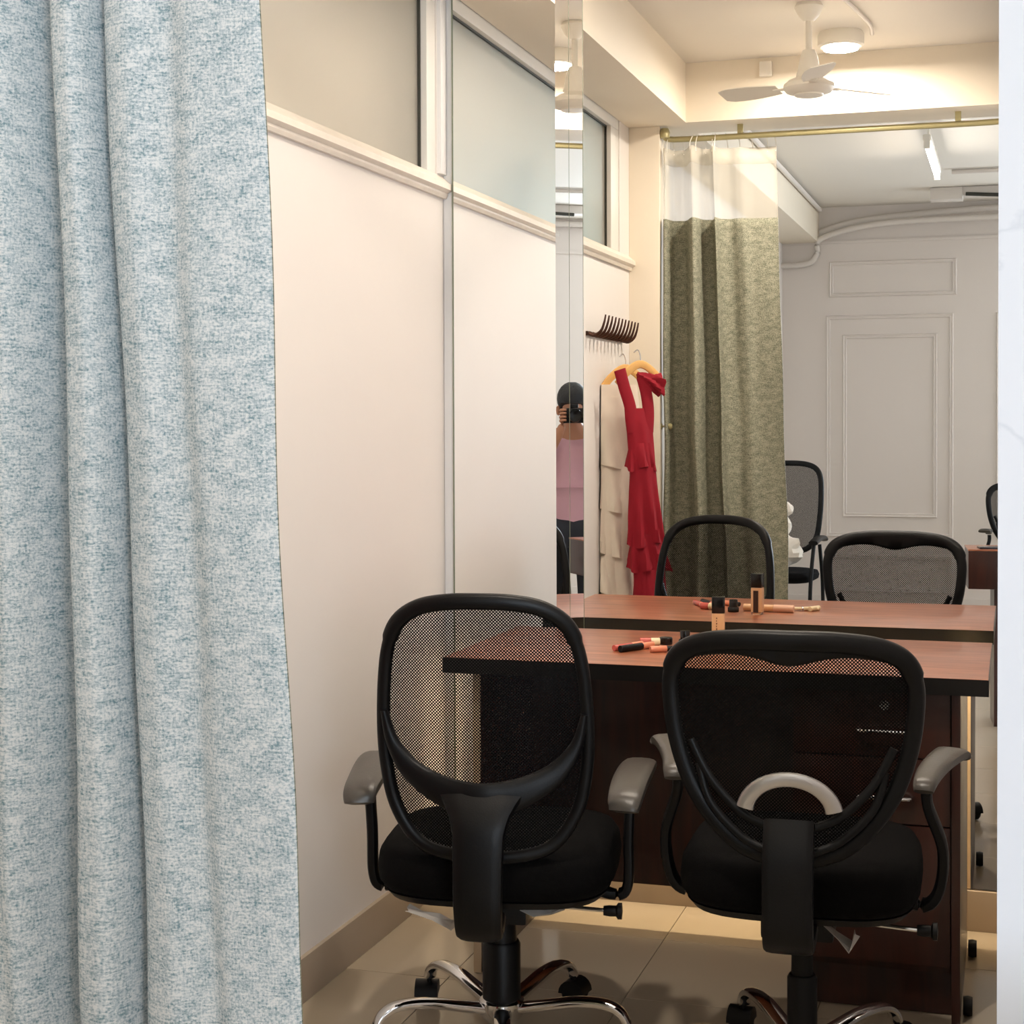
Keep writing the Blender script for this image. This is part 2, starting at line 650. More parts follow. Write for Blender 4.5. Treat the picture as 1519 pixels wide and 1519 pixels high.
# ------------------------------------------------------------------ mirror
mir = thing('wall_mirror', 'wall-sized frameless mirror in two panels joined by a narrow slanted strip', 'mirror')
ZT = 2.815
bx('mirror_panel', 'mirror', XA0, XA1, 0.0, 0.006, 0.108, ZT, parent=mir)
bx('mirror_panel', 'mirror', XB0, XB1, 0.0, 0.006, 0.108, ZT, parent=mir)
bx('mirror_edge', 'glassedge', XA0 - .004, XA0 - .0004, -0.001, 0.008, 0.108, ZT, parent=mir)
bx('mirror_backing', 'white', XA0 + .002, XB1 - .002, 0.0065, YBK - .001, 0.108, ZT, parent=mir)
TILT = R(16.2)
ct, st = math.cos(TILT), math.sin(TILT)
sw = (XB0 - XA1) / ct / 2
for k in range(2):
    # strip frame: starts at the proud left edge and falls back to the mirror plane on the right
    a0, a1 = k * sw, (k + 1) * sw - 0.0012
    y0 = -2 * sw * st
    pts = [(XA1 + a * ct, y0 + a * st) for a in (a0, a1)]
    bk = [(x + 0.004 * -st, y + 0.004 * ct) for x, y in pts]
    q = [pts[0], pts[1], bk[1], bk[0]]
    MB().rings([[(x, y, z) for x, y in q] for z in (0.108, ZT)]).build('mirror_strip', 'mirror', mir)
    bx('strip_joint', 'glassedge', pts[1][0], pts[1][0] + .0012, pts[1][1] - .0005, pts[1][1] + .003, 0.108, ZT, parent=mir)
MB().rings([[(XA1 + .0005, -2 * sw * st + .004, z), (XB0 - .004, 0.0015, z), (XA1 + .0005, 0.0015, z)] for z in (0.108, ZT)]).build(
    'strip_core', 'white', mir)

# ------------------------------------------------------------------ lamps
t = thing('ceiling_downlight', 'round white surface-mounted LED downlight beside the ceiling fan', 'light', (-0.64, -1.96, CZ))
MB().lathe([(0.0, 0), (0.082, 0), (0.088, -0.01), (0.088, -0.05), (0.078, -0.056), (0.07, -0.054), (0.0, -0.05)], n=36).build('housing', 'fanwhite', t, smooth=True)
MB().lathe([(0.0, -0.0535), (0.068, -0.0535), (0.068, -0.057), (0.0, -0.060)], n=36).build('diffuser', 'led', t, smooth=True)
area('downlight_glow', (-0.64, -1.96, CZ - 0.064), (0, 0, 0), 0.13, 0, P_ROUND, WARM, 'DISK')

t = thing('vanity_light', 'long flat LED panel light mounted on the ceiling by the mirror', 'light', (-0.70, -0.115, CZ))
bx('housing', 'fanwhite', -0.6, 0.6, -0.10, 0.10, -0.04, 0, parent=t, bevel=0.004)
bx('diffuser', 'vanityled', -0.59, 0.59, -0.09, 0.09, -0.052, -0.0405, parent=t)
area('vanity_glow', (-0.70, -0.115, CZ - 0.056), (0, 0, 0), 1.16, 0.17, P_VANITY, WARM)

t = thing('tube_light', 'bare fluorescent tube light hanging under the outer room ceiling', 'light', (-0.415, -4.42, 2.69))
bx('batten', 'fanwhite', -0.02, 0.02, -0.55, 0.55, 0.02, 0.05, parent=t, bevel=0.004)
MB().lathe([(0.0, -0.54), (0.014, -0.54), (0.014, 0.54), (0.0, 0.54)], n=16, axis='Y').build('tube', 'tube', t, smooth=True)
for s in (-1, 1):
    bx('lamp_holder', 'fanwhite', -0.016, 0.016, s * 0.55 - .012, s * 0.55 + .012, -0.02, 0.05, parent=t, bevel=0.003)
    MB().lathe([(0.006, 0.05), (0.006, 0.13)], c=(0, s * 0.4, 0), n=10).build('hanger_rod', 'fanwhite', t, smooth=True)

# ------------------------------------------------------------------ ceiling fan
t = thing('ceiling_fan', 'small white three-blade ceiling fan on a short down rod', 'fan', (-0.705, -1.49, CZ))
MB().lathe([(0.0, 0), (0.045, 0), (0.052, -0.012), (0.036, -0.045), (0.018, -0.062), (0.0, -0.062)], n=28).build('canopy', 'fanwhite', t, smooth=True)
MB().lathe([(0.0115, -0.05), (0.0115, -0.25)], n=14).build('down_rod', 'fanwhite', t, smooth=True)
MB().lathe([(0.0, -0.165), (0.022, -0.165), (0.030, -0.185), (0.040, -0.235), (0.041, -0.245), (0.0, -0.245)], n=28).build('lower_canopy', 'fanwhite', t, smooth=True)
h = MB().lathe([(0.0, -0.24), (0.042, -0.242), (0.046, -0.262), (0.072, -0.272), (0.089, -0.286), (0.091, -0.30), (0.080, -0.314),
                (0.052, -0.322), (0.05, -0.327), (0.0, -0.33)], n=36).build('motor_housing', 'fanwhite', t, smooth=True)
for a in (76, 196, 316):
    m = MB()
    rs = []
    for i in range(9):
        f = i / 8
        r = 0.115 + 0.225 * f
        wd = 0.034 + 0.022 * math.sin(f * 2.4)
        if f > 0.9:
            wd *= 0.8
        tw = R(-13)
        ring = []
        for sx, sz in ((-1, -1), (1, -1), (1, 1), (-1, 1)):
            yy, zz = sx * wd, sz * 0.0016
            ring.append((r, yy * math.cos(tw), -0.292 + yy * math.sin(tw) + zz))
        rs.append(ring)
    m.rings(rs)
    bl = m.build('blade', 'fanwhite', t, rot=(0, 0, R(a)), smooth=True)
    MB().box(0.082, 0.135, -0.012, 0.012, -0.296, -0.291).build('blade_iron', 'fanwhite', bl, bevel=0.001)

# ------------------------------------------------------------------ cables and conduits
def pipe(name, label, pts, r, m='conduit', cat='conduit', per=6, group=None):
    return tag(MB().sweep(catmull(pts, per), r, ref=(0.2, 0.31, 0.93), n=10).build(name, m, smooth=True), label, cat, group)


pipe('ceiling_cable', 'white cable running over the cream ceiling to the downlight',
     [(-0.52, -1.93, CZ - .02), (-0.52, -1.8, CZ - .012), (-0.56, -1.5, CZ - .012), (-0.6, -1.2, CZ - .012), (-0.62, -0.6, CZ - .012)], 0.008)
pipe('wall_conduit', 'white conduit sagging along the top of the far wall',
     [(-1.30, YF + .04, 2.64), (-1.1, YF + .05, 2.70), (-0.7, YF + .05, 2.74), (0.0, YF + .05, 2.77), (1.2, YF + .05, 2.78)], 0.022)
pipe('wall_conduit', 'white conduit along the far wall and down beside the boxed beam',
     [(0.9, YF + .1, 2.70), (-0.2, YF + .1, 2.70), (-0.9, YF + .1, 2.68), (-1.28, YF + .08, 2.60), (-1.315, YF + .06, 2.5),
      (-1.36, YF + .05, 2.44), (-1.45, YF + .05, 2.42), (-1.58, YF + .05, 2.42)], 0.020)
pipe('beam_conduit', 'white conduit along the boxed beam in the outer room',
     [(-1.29, -3.0, 2.79), (-1.29, -5, 2.79), (-1.29, YF + .12, 2.79)], 0.016)
t = thing('cable_tray', 'white ceiling cable tray with dark wires in the outer room', 'cable tray', (-0.1, -6.4, CZ))
bx('tray', 'conduit', -0.25, 1.0, -0.06, 0.06, -0.06, -0.002, parent=t, bevel=0.004)
bx('junction_box', 'conduit', -0.42, -0.22, -0.07, 0.07, -0.08, -0.002, parent=t, bevel=0.006)
MB().sweep(catmull([(-0.2, .07, -.05), (0.1, .08, -.07), (0.4, .075, -.055), (0.9, .08, -.07)], 6), 0.012, n=8).build('wire', 'gasket', t, smooth=True)
pipe('ceiling_conduit', 'thin white conduit crossing the outer room ceiling beside the tube light',
     [(-0.36, -5.6, CZ - .016), (0.3, -5.6, CZ - .016), (1.5, -5.6, CZ - .016)], 0.014)
bx_ = tag(bx('ceiling_junction_box', 'fanwhite', -1.0, -0.95, -2.299, -2.27, 2.74, 2.80, bevel=0.004),
          'tiny white junction box on the cream cross beam', 'junction box')

# ------------------------------------------------------------------ curtain rod and curtain
YR = -2.41
t = thing('curtain_rod', 'brass-coloured curtain rod under the cream cross beam', 'curtain rod', (0, 0, 0))
MB().sweep(catmull([(-1.42, YR + .04, 2.55), (-1.41, YR + .010, 2.53), (-1.33, YR, 2.525), (-1.0, YR, 2.525), (-0.5, YR, 2.525), (-0.10, YR, 2.525),
                    (-0.045, YR + .012, 2.533), (-0.03, YR + .04, 2.55)], 6), 0.0125, n=12).build('rod', 'brass', t, smooth=True)
for x in (-1.1, -0.22):
    bx('bracket', 'brass', x - .012, x + .012, YR - .008, YR + .008, 2.535, 2.575, parent=t, bevel=0.002)
MB().lathe([(0.0, -.02), (0.02, -.02), (0.024, 0), (0.016, .02), (0.0, .022)], c=(-1.415, YR + .035, 2.548), n=16).build('end_cap', 'brass', t, smooth=True)

PROF = [(-1.425, .0), (-1.418, .035), (-1.408, .04), (-1.398, -.01), (-1.388, -.04), (-1.362, -.045), (-1.335, -.040), (-1.300, .05), (-1.288, .068),
        (-1.276, .042), (-1.265, -.03), (-1.243, -.050), (-1.220, -.044), (-1.203, .026), (-1.197, .026), (-1.188, -.030), (-1.15, -.054), (-1.115, -.044), (-1.09, -.042), (-1.06, -.058),
        (-1.03, -.062), (-.99, -.062), (-.962, -.060), (-.950, -.056)]
prof = catmull([(x, y, 0) for x, y in PROF], 7)
ulen = [0]
for a, b in zip(prof, prof[1:]):
    ulen.append(ulen[-1] + (b - a).length)


def curt_pt(i, z):
    p = prof[i]
    f = (2.2 - z) / 2.2                      # 0 at the seam, 1 near the floor
    k = (p.x + 1.423) / 0.473
    c = 0.045 * k / .31 if k < .31 else (0.045 + 0.045 * (k - .31) / .24 if k < .55 else 0.09 - 0.02 * (k - .55) / .45)
    x = p.x + c * f + 0.006 * math.sin(9 * z + p.x * 20) * f
    amp = 1.0 - 0.25 * max(0, f) * math.sin(7 * p.x)
    y = YR + 0.01 + p.y * amp + 0.05 * f * k + 0.006 * math.sin(5 * z + 14 * p.x)
    return (x, y, z)


def cloth_rows(zs, name, m, parent, solid, dy=0.0):
    mb = MB()
    uv = []
    n = len(prof)
    for z in zs:
        for i in range(n):
            q = curt_pt(i, z)
            mb.v.append((q[0], q[1] + dy, q[2]))
            uv.append((ulen[i], z))
    for r in range(len(zs) - 1):
        for i in range(n - 1):
            a = r * n + i
            mb.f.append((a, a + 1, a + n + 1, a + n))
    return mb.build(name, m, parent, smooth=True, uvs=uv, solid=solid, angle=180)


t = thing('curtain', 'woven grey-blue curtain with a sheer net top, drawn to the column', 'curtain', (0, 0, 0))
cloth_rows([0.03 + 2.155 * i / 60 for i in range(61)], 'drape', 'curtain', t, 0.0016)
cloth_rows([0.03 + 2.155 * i / 60 for i in range(61)], 'lining', 'lining', t, 0.0016, dy=0.0032)
cloth_rows([2.183 + 0.30 * i / 8 for i in range(9)], 'net_top', 'sheer', t, 0.0)
cloth_rows([2.415, 2.45, 2.485], 'heading_tape', 'sheer', t, 0.002)
for i in range(4, len(prof), 12):
    x, y, z = curt_pt(i, 2.48)
    MB().sweep(catmull([(x, y, 2.465), (x, y, 2.50), (x, YR, 2.541), (x, YR - .014, 2.527), (x, YR - .004, 2.512)], 4), 0.0018, ref=(1, 0, 0), n=6).build(
        'curtain_hook', 'fanwhite', t, smooth=True)
k = thing('curtain_holdback', 'small metal curtain holdback knob on the column', 'holdback', (-1.433, -2.38, 1.31))
MB().lathe([(0.004, 0.0), (0.004, 0.03), (0.012, 0.032), (0.014, 0.04), (0.008, 0.048), (0, 0.049)], n=14, axis='X').build('knob', 'brass', k, smooth=True)
MB().lathe([(0.0, 0.0), (0.014, 0.0), (0.013, 0.004), (0.0, 0.005)], n=14, axis='X').build('rosette', 'brass', k, smooth=True)

# ------------------------------------------------------------------ desk
TZ = 0.77
DX0, DX1, DY0, DY1 = -1.305, -0.052, -0.735, -0.122
desk = thing('desk', 'walnut laminate desk with a black-edged top in front of the mirror', 'desk', (DX0, DY0, 0))
L, W = DX1 - DX0, DY1 - DY0
top = bx('desk_top', 'wood', 0.0015, L - .0015, 0.0015, W - .0015, TZ - .036, TZ, parent=desk, bevel=0.0012)
for b in ((0, L, 0, .0014, TZ - .037, TZ - .0008), (0, L, W - .0014, W, TZ - .037, TZ - .0008),
          (0, .0014, 0, W, TZ - .037, TZ - .0008), (L - .0014, L, 0, W, TZ - .037, TZ - .0008)):
    bx('edge_band', 'edgeblack', *b, parent=top)
zt = TZ - .0375
bx('side_panel', 'wood_shaded', 0.06, 0.078, 0.05, W - .03, 0.002, zt, parent=desk, bevel=0.001)
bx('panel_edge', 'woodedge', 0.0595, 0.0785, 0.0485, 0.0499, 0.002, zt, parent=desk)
sp = bx('side_panel', 'wood_shaded', L - .078, L - .06, 0.03, W - .03, 0.002, zt, parent=desk, bevel=0.001)
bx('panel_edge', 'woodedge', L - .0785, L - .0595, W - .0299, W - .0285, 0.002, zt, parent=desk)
bx('modesty_panel', 'wood_shaded', 0.079, L - .079, W - .12, W - .102, 0.12, zt, parent=desk, bevel=0.001)
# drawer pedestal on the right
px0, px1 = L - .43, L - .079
ped = bx('pedestal', 'wood_shaded', px0, px1, 0.07, W - .125, 0.10, zt, parent=desk, bevel=0.001)
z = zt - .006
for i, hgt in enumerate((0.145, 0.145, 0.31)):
    dr = bx('drawer', 'wood_shaded', px0 + .003, px1 - .003, 0.052, 0.0695, z - hgt, z, parent=desk, bevel=0.0015)
    zc = z - 0.085
    xm = (px0 + px1) / 2 + 0.03
    MB().sweep(catmull([(xm - .055, .052, zc), (xm - .05, .03, zc), (xm + .05, .03, zc), (xm + .055, .052, zc)], 5), 0.0045, n=8).build('drawer_handle', 'chrome', dr, smooth=True)
    if i == 0:
        MB().lathe([(0, -.004), (0.011, -.004), (0.012, 0), (0, 0)], c=(xm, .052, z - .03), n=16, axis='Y').build('lock', 'chrome', dr, smooth=True)
    z -= hgt + 0.004
bx('plinth', 'wood_shaded', px0 + .01, px1, 0.09, W - .13, 0.002, 0.0995, parent=desk)
for xx, yy in ((L - .045, 0.10), (L - .045, W - .1)):
    MB().lathe([(0, -.01), (0.02, -.01), (0.022, 0), (0.02, .01), (0, .01)], c=(xx, yy, 0.022), n=16, axis='X').build('glide', 'black', desk, smooth=True)


t = thing('led_strip', 'warm LED strip fixed under the rear edge of the desk top', 'light', (DX0, DY1 - .018, TZ - .0375))
bx('channel', 'fanwhite', 0.02, L - .01, -0.007, 0.007, -0.006, 0, parent=t)
bx('diffuser', 'ledstrip', 0.022, L - .012, -0.005, 0.005, -0.0085, -0.0061, parent=t)
area('led_strip_glow', ((DX0 + DX1) / 2, DY1 - .018, TZ - .0475), (0, 0, 0), L - .04, 0.012, 8.0, (1.0, 0.78, 0.48))


# ------------------------------------------------------------------ office chairs
def outline(pts):
    full = [(x, z) for x, z in pts] + [(-x, z) for x, z in reversed(pts[1:-1])]
    return [(p.x, p.y) for p in catmull([(x, z, 0) for x, z in full], 6, close=True)]


def net_fill(ol, f, name, parent, rows=30, cols=24):
    zs = [p[1] for p in ol]
    z0, z1 = min(zs) + .004, max(zs) - .004
    mb = MB()
    uv = []
    for r in range(rows + 1):
        z = z0 + (z1 - z0) * r / rows
        xmax = 0
        for a, b in zip(ol, ol[1:] + ol[:1]):
            if (a[1] - z) * (b[1] - z) <= 0 and a[1] != b[1]:
                tt = (z - a[1]) / (b[1] - a[1])
                xmax = max(xmax, a[0] + tt * (b[0] - a[0]))
        for c in range(cols + 1):
            x = -xmax + 2 * xmax * c / cols
            mb.v.append((x, f(x, z), z))
            uv.append((x, z))
    for r in range(rows):
        for c in range(cols):
            a = r * (cols + 1) + c
            mb.f.append((a, a + 1, a + cols + 2, a + cols + 1))
    return mb.build(name, 'net', parent, smooth=True, uvs=uv, angle=180)


def superloop(a, b, y0, z, p=3.6, n=40):
    out = []
    for j in range(n):
        an = 2 * PI * j / n
        c, s = math.cos(an), math.sin(an)
        out.append((a * math.copysign(abs(c) ** (2 / p), c), y0 + b * math.copysign(abs(s) ** (2 / p), s), z))
    return out


def chair_common(t, seat_hw, column_r, dz=0.0):
    # seat cushion with a pan below
    rs = []
    for s, z in ((0.86, 0.398), (0.95, 0.402), (0.99, 0.418), (1.0, 0.44), (0.985, 0.468), (0.94, 0.486), (0.80, 0.494), (0.4, 0.496)):
        rs.append(superloop(seat_hw * s, 0.245 * s, 0.02, z + dz))
    MB().rings(rs).build('seat', 'fabricblack', t, smooth=True, angle=60)
    rs = [superloop(seat_hw * s, 0.24 * s, 0.02, z + dz) for s, z in ((0.72, 0.376), (0.9, 0.382), (0.95, 0.397))]
    MB().rings(rs).build('seat_pan', 'black', t, smooth=True)
    bx('tilt_mechanism', 'black', -0.07, 0.07, -0.12, 0.12, 0.325 + dz, 0.375 + dz, parent=t, bevel=0.008)
    lv = MB().sweep([(0.06, -0.05, 0.352 + dz), (0.15, -0.055, 0.349 + dz), (0.235, -0.06, 0.346 + dz)], 0.0045, n=8).build('lever', 'chrome', t, smooth=True)
    MB().lathe([(0, 0.0), (0.010, 0.0), (0.0115, 0.012), (0.011, 0.026), (0.017, 0.030), (0.017, 0.038), (0, 0.040)], c=(0.225, -0.06, 0.346 + dz), n=16, axis='X').build('lever_knob', 'black', lv, smooth=True)
    MB().lathe([(0, 0.09), (column_r, 0.09), (column_r, 0.215), (column_r - .004, 0.222), (0, 0.222)], n=28).build('column_cover', 'black', t, smooth=True)
    MB().lathe([(0, 0.222), (column_r - .008, 0.222), (column_r - .009, 0.285), (column_r - .004, 0.29), (column_r - .006, 0.33 + dz), (0, 0.33 + dz)], n=28).build('gas_lift', 'black', t, smooth=True)
    MB().lathe([(0, 0.055), (0.043, 0.057), (0.048, 0.065), (0.048, 0.094), (0.04, 0.10), (0, 0.10)], n=28).build('base_hub', 'chrome', t, smooth=True)


def chair_base(t, a0):
    for k in range(5):
        a = R(a0 + 72 * k)
        pth = catmull([(0.035, 0, 0.078), (0.10, 0, 0.092), (0.17, 0, 0.106), (0.23, 0, 0.106), (0.262, 0, 0.092), (0.277, 0, 0.068)], 5)
        n = len(pth)
        leg = MB().sweep(pth, [(0.021 - 0.006 * i / n, 0.012 - 0.002 * i / n) for i in range(n)], ref=(0, 1, 0.0001), n=12, p=2.6)
        # ref is across the leg: swap the sizes
        leg = MB().sweep(pth, [(0.011 - 0.002 * i / n, 0.021 - 0.006 * i / n) for i in range(n)], ref=(0, 1, 0), n=12, p=2.6).build(
            'base_leg', 'chrome', t, smooth=True, rot=(0, 0, a))
        c = MB()
        sw = R(40 * (k - 2))
        for s in (-1, 1):
            rs = []
            for r_, h_ in ((0.0, 0.004), (0.024, 0.004), (0.0265, 0.008), (0.0265, 0.018), (0.022, 0.023), (0.0, 0.024)):
                ring = []
                for j in range(18):
                    an = 2 * PI * j / 18
                    px, py, pz = r_ * math.cos(an) if r_ else 1e-4 * math.cos(an), s * h_, (r_ or 1e-4) * math.sin(an)
                    ring.append((0.288 + px * math.cos(sw) - py * math.sin(sw), px * math.sin(sw) + py * math.cos(sw), 0.0268 + pz))
                rs.append(ring)
            c.rings(rs)
        hood = []
        for h_ in (-0.026, 0.026):
            ring = []
            for j in range(10):
                an = PI * j / 9
                for _ in (0,):
                    px, pz = 0.031 * math.cos(an), 0.031 * math.sin(an)
                    ring.append((0.288 + px * math.cos(sw) - h_ * math.sin(sw), px * math.sin(sw) + h_ * math.cos(sw), 0.027 + pz))
            hood.append(ring)
        c.rings(hood)
        c.lathe([(0.006, 0.052), (0.006, 0.078)], c=(0.278, 0, 0), n=10)
        c.build('caster', 'black', leg, smooth=True)


def wrap_bit(t, pts, wd, seed):
    rnd = random.Random(seed)
    mb = MB()
    for i, p in enumerate(pts):
        for s in (-1, -.3, .4, 1):
            mb.v.append((p[0] + rnd.uniform(-.006, .006), p[1] + s * wd + rnd.uniform(-.004, .004), p[2] + rnd.uniform(-.009, .009)))
    for i in range(len(pts) - 1):
        for k in range(3):
            a = i * 4 + k
            mb.f.append((a, a + 1, a + 5, a + 4))
    mb.build('plastic_wrap', 'wrap', t, solid=0.001)


def chair_round(label, loc, rz, base_rot, group=None, scale=1.0):
    """mesh task chair with a tall rounded back and a Y-shaped spine"""
    t = thing('office_chair', label, 'chair', loc, rz, group)
    f = lambda x, z: -0.215 - 0.14 * (z - 0.46) + 0.95 * x * x
    ol = outline([(0, .980), (.062, .978), (.122, .966), (.168, .935), (.191, .885), (.203, .81), (.208, .71), (.203, .63), (.186, .555), (.146, .492), (.094, .465), (0, .456)])
    path = [(x, f(x, z), z) for x, z in ol]
    # half width of the frame: thicker at the top
    sizes = [(0.0165 if z > .9 else 0.0135, 0.014) for x, z in ol]
    MB().sweep(path, sizes, ref=(0, 1, 0), n=12, p=2.6, close=True).build('back_frame', 'black', t, smooth=True)
    net_fill(ol, f, 'back_mesh', t)
    # Y-shaped spine
    m = MB()
    g = lambda x, z: f(x, z) - 0.02
    sp = catmull([(0, -0.20, 0.334), (0, -0.250, 0.320), (0, -0.292, 0.330), (0, -0.306, 0.38), (0, -0.305, 0.45), (0, -0.296, 0.52), (0, -0.281, 0.555), (0, -0.258, .588)], 6)
    n = len(sp)
    wdt = [.040, .044, .047, .049, .050, .052, .062, .085]
    m.sweep(sp, [(wdt[min(7, i // 6)] + (wdt[min(7, i // 6 + 1)] - wdt[min(7, i // 6)]) * (i % 6) / 6, 0.016) for i in range(n)], ref=(0, -1, 0.15), n=16, p=3)
    half = [(0, .583, .034), (.05, .588, .033), (.10, .606, .028), (.150, .638, .022), (.187, .69, .013), (.203, .752, .007)]
    full = [(-x, z, h_) for x, z, h_ in reversed(half[1:])] + half
    ar = catmull([(x, f(x, z) - .030 + .10 * abs(x), z) for x, z, h_ in full], 6)
    hs = catmull([(h_, 0, 0) for x, z, h_ in full], 6)
    m.sweep(ar, [(h_.x, 0.013) for h_ in hs], ref=(0, -1, 0), n=14, p=2.6)
    m.build('spine', 'black', t, smooth=True)
    chair_common(t, 0.252, 0.041, -0.034)
    for s in (-1, 1):
        MB().sweep(catmull([(s * .20, -.02, .346), (s * .255, -.02, .336), (s * .274, -.022, .365), (s * .275, -.03, .46), (s * .280, -.035, .56)], 6),
                   (0.017, 0.011), ref=(1, 0, 0.01), n=12, p=3).build('arm_post', 'black', t, smooth=True)
        pd = catmull([(s * .274, -.150, .540), (s * .276, -.135, .562), (s * .279, -.06, .577), (s * .286, .03, .586), (s * .292, .10, .586), (s * .294, .118, .576)], 6)
        k = len(pd)
        MB().sweep(pd, [((0.030 + 0.010 * math.sin(PI * i / k)) * (0.55 if i in (0, k - 1) else 1), 0.015 if 0 < i < k - 1 else 0.006) for i in range(k)],
                   ref=(0, 0, 1), n=16, p=2.8).build('arm_pad', 'pad', t, smooth=True)
    chair_base(t, base_rot)
    wrap_bit(t, [(-.16, -.20, .346), (-.13, -.21, .334), (-.10, -.215, .326), (-.07, -.215, .320), (-.05, -.21, .326)], .02, 3)
    wrap_bit(t, [(.06, -.10, .326), (.09, -.11, .320), (.12, -.11, .322), (.145, -.10, .326)], .018, 4)
    t.scale = (scale,) * 3
    return t


def chair_wide(label, loc, rz, base_rot, group=None):
    """mesh task chair with a wide tapering back, silver lumbar arch and splayed arm pads"""
    t = thing('office_chair', label, 'chair', loc, rz, group)
    f = lambda x, z: -0.225 - 0.13 * (z - 0.5) + 0.75 * x * x
    ol = outline([(0, .928), (.085, .927), (.16, .917), (.206, .893), (.225, .85), (.225, .79), (.214, .72), (.188, .645), (.145, .58), (.095, .535), (.04, .515), (0, .512)])
    path = [(x, f(x, z), z) for x, z in ol]
    sizes = [((0.020 if z > .86 else 0.0165), 0.015) for x, z in ol]
    MB().sweep(path, sizes, ref=(0, 1, 0), n=12, p=2.6, close=True).build('back_frame', 'black', t, smooth=True)
    # wavy lower lip of the top rail
    xs_ = [-.205 + .41 * i / 30 for i in range(31)]
    zt_ = [0.925 - 0.45 * max(0, abs(x) - .10) ** 1.6 for x in xs_]
    rs = []
    for x, z1_ in zip(xs_, zt_):
        zb = 0.900 - 0.018 * math.exp(-(x / .055) ** 2) - 1.6 * max(0, abs(x) - .10) ** 2
        zb = min(zb, z1_ - .004)
        y = f(x, .9)
        rs.append([(x, y - .011, zb + .006), (x, y - .006, zb), (x, y + .006, zb), (x, y + .011, zb + .006), (x, y + .011, z1_), (x, y - .011, z1_)])
    MB().rings(rs).build('top_rail', 'black', t, smooth=True)
    net_fill(ol, f, 'back_mesh', t)
    m = MB()
    sp = catmull([(0, -0.19, 0.372), (0, -0.258, 0.362), (0, -0.292, 0.385), (0, -0.296, 0.46), (0, -0.290, 0.53), (0, f(0, .59) - .026, .592)], 6)
    n = len(sp)
    m.sweep(sp, [(0.047, 0.017)] * n, ref=(0, -1, 0.1), n=16, p=5)
    m.build('spine', 'black', t, smooth=True)
    m = MB()
    for s in (-1, 1):
        for zz, r_ in ((0.0, 0.0085), (-0.045, 0.008)):
            m.sweep(catmull([(s * .03, f(.03, .57) - .024, .575 + zz), (s * .09, f(.09, .6) - .016, .60 + zz), (s * .15, f(.15, .65) - .010, .66 + zz), (s * (.188 + zz * .35), f(.188, .72) - .005, .73 + zz)], 6),
                    (r_, 0.007), ref=(0, -1, 0), n=10)
    m.build('back_ribs', 'black', t, smooth=True)
    # silver lumbar arch
    ar = []
    for i in range(19):
        a = PI * (0.04 + 0.92 * i / 18)
        x, z = 0.082 * math.cos(a), 0.606 + 0.066 * math.sin(a)
        ar.append((x, f(x, z) - 0.026, z))
    MB().sweep(ar, [(0.0165 - 0.003 * math.sin(PI * i / 18), 0.009) for i in range(19)], ref=(0, -1, 0), n=12, p=3).build('lumbar_arch', 'silver', t, smooth=True)
    chair_common(t, 0.235, 0.030)
    for s in (-1, 1):
        MB().sweep(catmull([(s * .19, .0, .386), (s * .243, .0, .380), (s * .268, -.005, .42), (s * .272, -.02, .50), (s * .245, -.045, .585), (s * .243, -.05, .625)], 6),
                   (0.018, 0.011), ref=(1, 0, 0.01), n=12, p=3).build('arm_post', 'black', t, smooth=True)
        pd = catmull([(s * .238, -.125, .628), (s * .240, -.11, .642), (s * .250, -.04, .650), (s * .268, .04, .656), (s * .288, .10, .660), (s * .292, .112, .654)], 6)
        k = len(pd)
        MB().sweep(pd, [((0.018 + 0.021 * i / k) * (0.6 if i in (0, k - 1) else 1), 0.013 if 0 < i < k - 1 else 0.006) for i in range(k)],
                   ref=(0, 0, 1), n=16, p=3).build('arm_pad', 'pad', t, smooth=True)
    chair_base(t, base_rot)
    wrap_bit(t, [(.05, -.12, .36), (.08, -.13, .345), (.10, -.135, .33), (.115, -.13, .352)], .018, 5)
    return t


chair_round('black mesh office chair with a tall rounded back, beside the white wall', (-1.048, -1.085, 0), R(9), 63)
chair_wide('black mesh office chair with a wide back and silver lumbar arch', (-0.405, -1.115, 0), R(2), 50)


def chair_visitor(label, loc, rz):
    t = thing('visitor_chair', label, 'chair', loc, rz)
    f = lambda x, z: -0.20 - 0.16 * (z - 0.5) + 0.5 * x * x
    ol = outline([(0, 1.085), (.10, 1.08), (.165, 1.055), (.195, 1.0), (.202, .90), (.198, .78), (.18, .66), (.12, .59), (0, .575)])
    MB().sweep([(x, f(x, z), z) for x, z in ol], (0.016, 0.014), ref=(0, 1, 0), n=12, p=2.6, close=True).build('back_frame', 'black', t, smooth=True)
    net_fill(ol, f, 'back_mesh', t)
    rs = [superloop(0.225 * s, 0.23 * s, 0.02, z) for s, z in ((0.9, 0.43), (0.98, 0.44), (1, 0.46), (0.96, 0.482), (0.8, 0.49), (0.4, 0.492))]
    MB().rings(rs).build('seat', 'fabricblack', t, smooth=True, angle=60)
    for s in (-1, 1):
        MB().sweep(catmull([(s * .215, -.25, .012), (s * .215, -.215, .40), (s * .20, -.205, .62)], 6), 0.011, ref=(1, 0, 0), n=10).build('leg', 'black', t, smooth=True)
        MB().sweep(catmull([(s * .222, .22, .012), (s * .222, .19, .40), (s * .232, .14, .64)], 6), 0.011, ref=(1, 0, 0), n=10).build('leg', 'black', t, smooth=True)
        pd = catmull([(s * .225, -.20, .652), (s * .232, -.10, .668), (s * .238, .08, .668), (s * .238, .19, .655)], 5)
        MB().sweep(pd, (0.026, 0.013), ref=(0, 0, 1), n=12, p=2.8).build('arm_pad', 'black', t, smooth=True)
    MB().sweep([(-.215, -.235, .20), (.215, -.235, .20)], 0.009, n=8).build('stretcher', 'black', t, smooth=True)
    return t


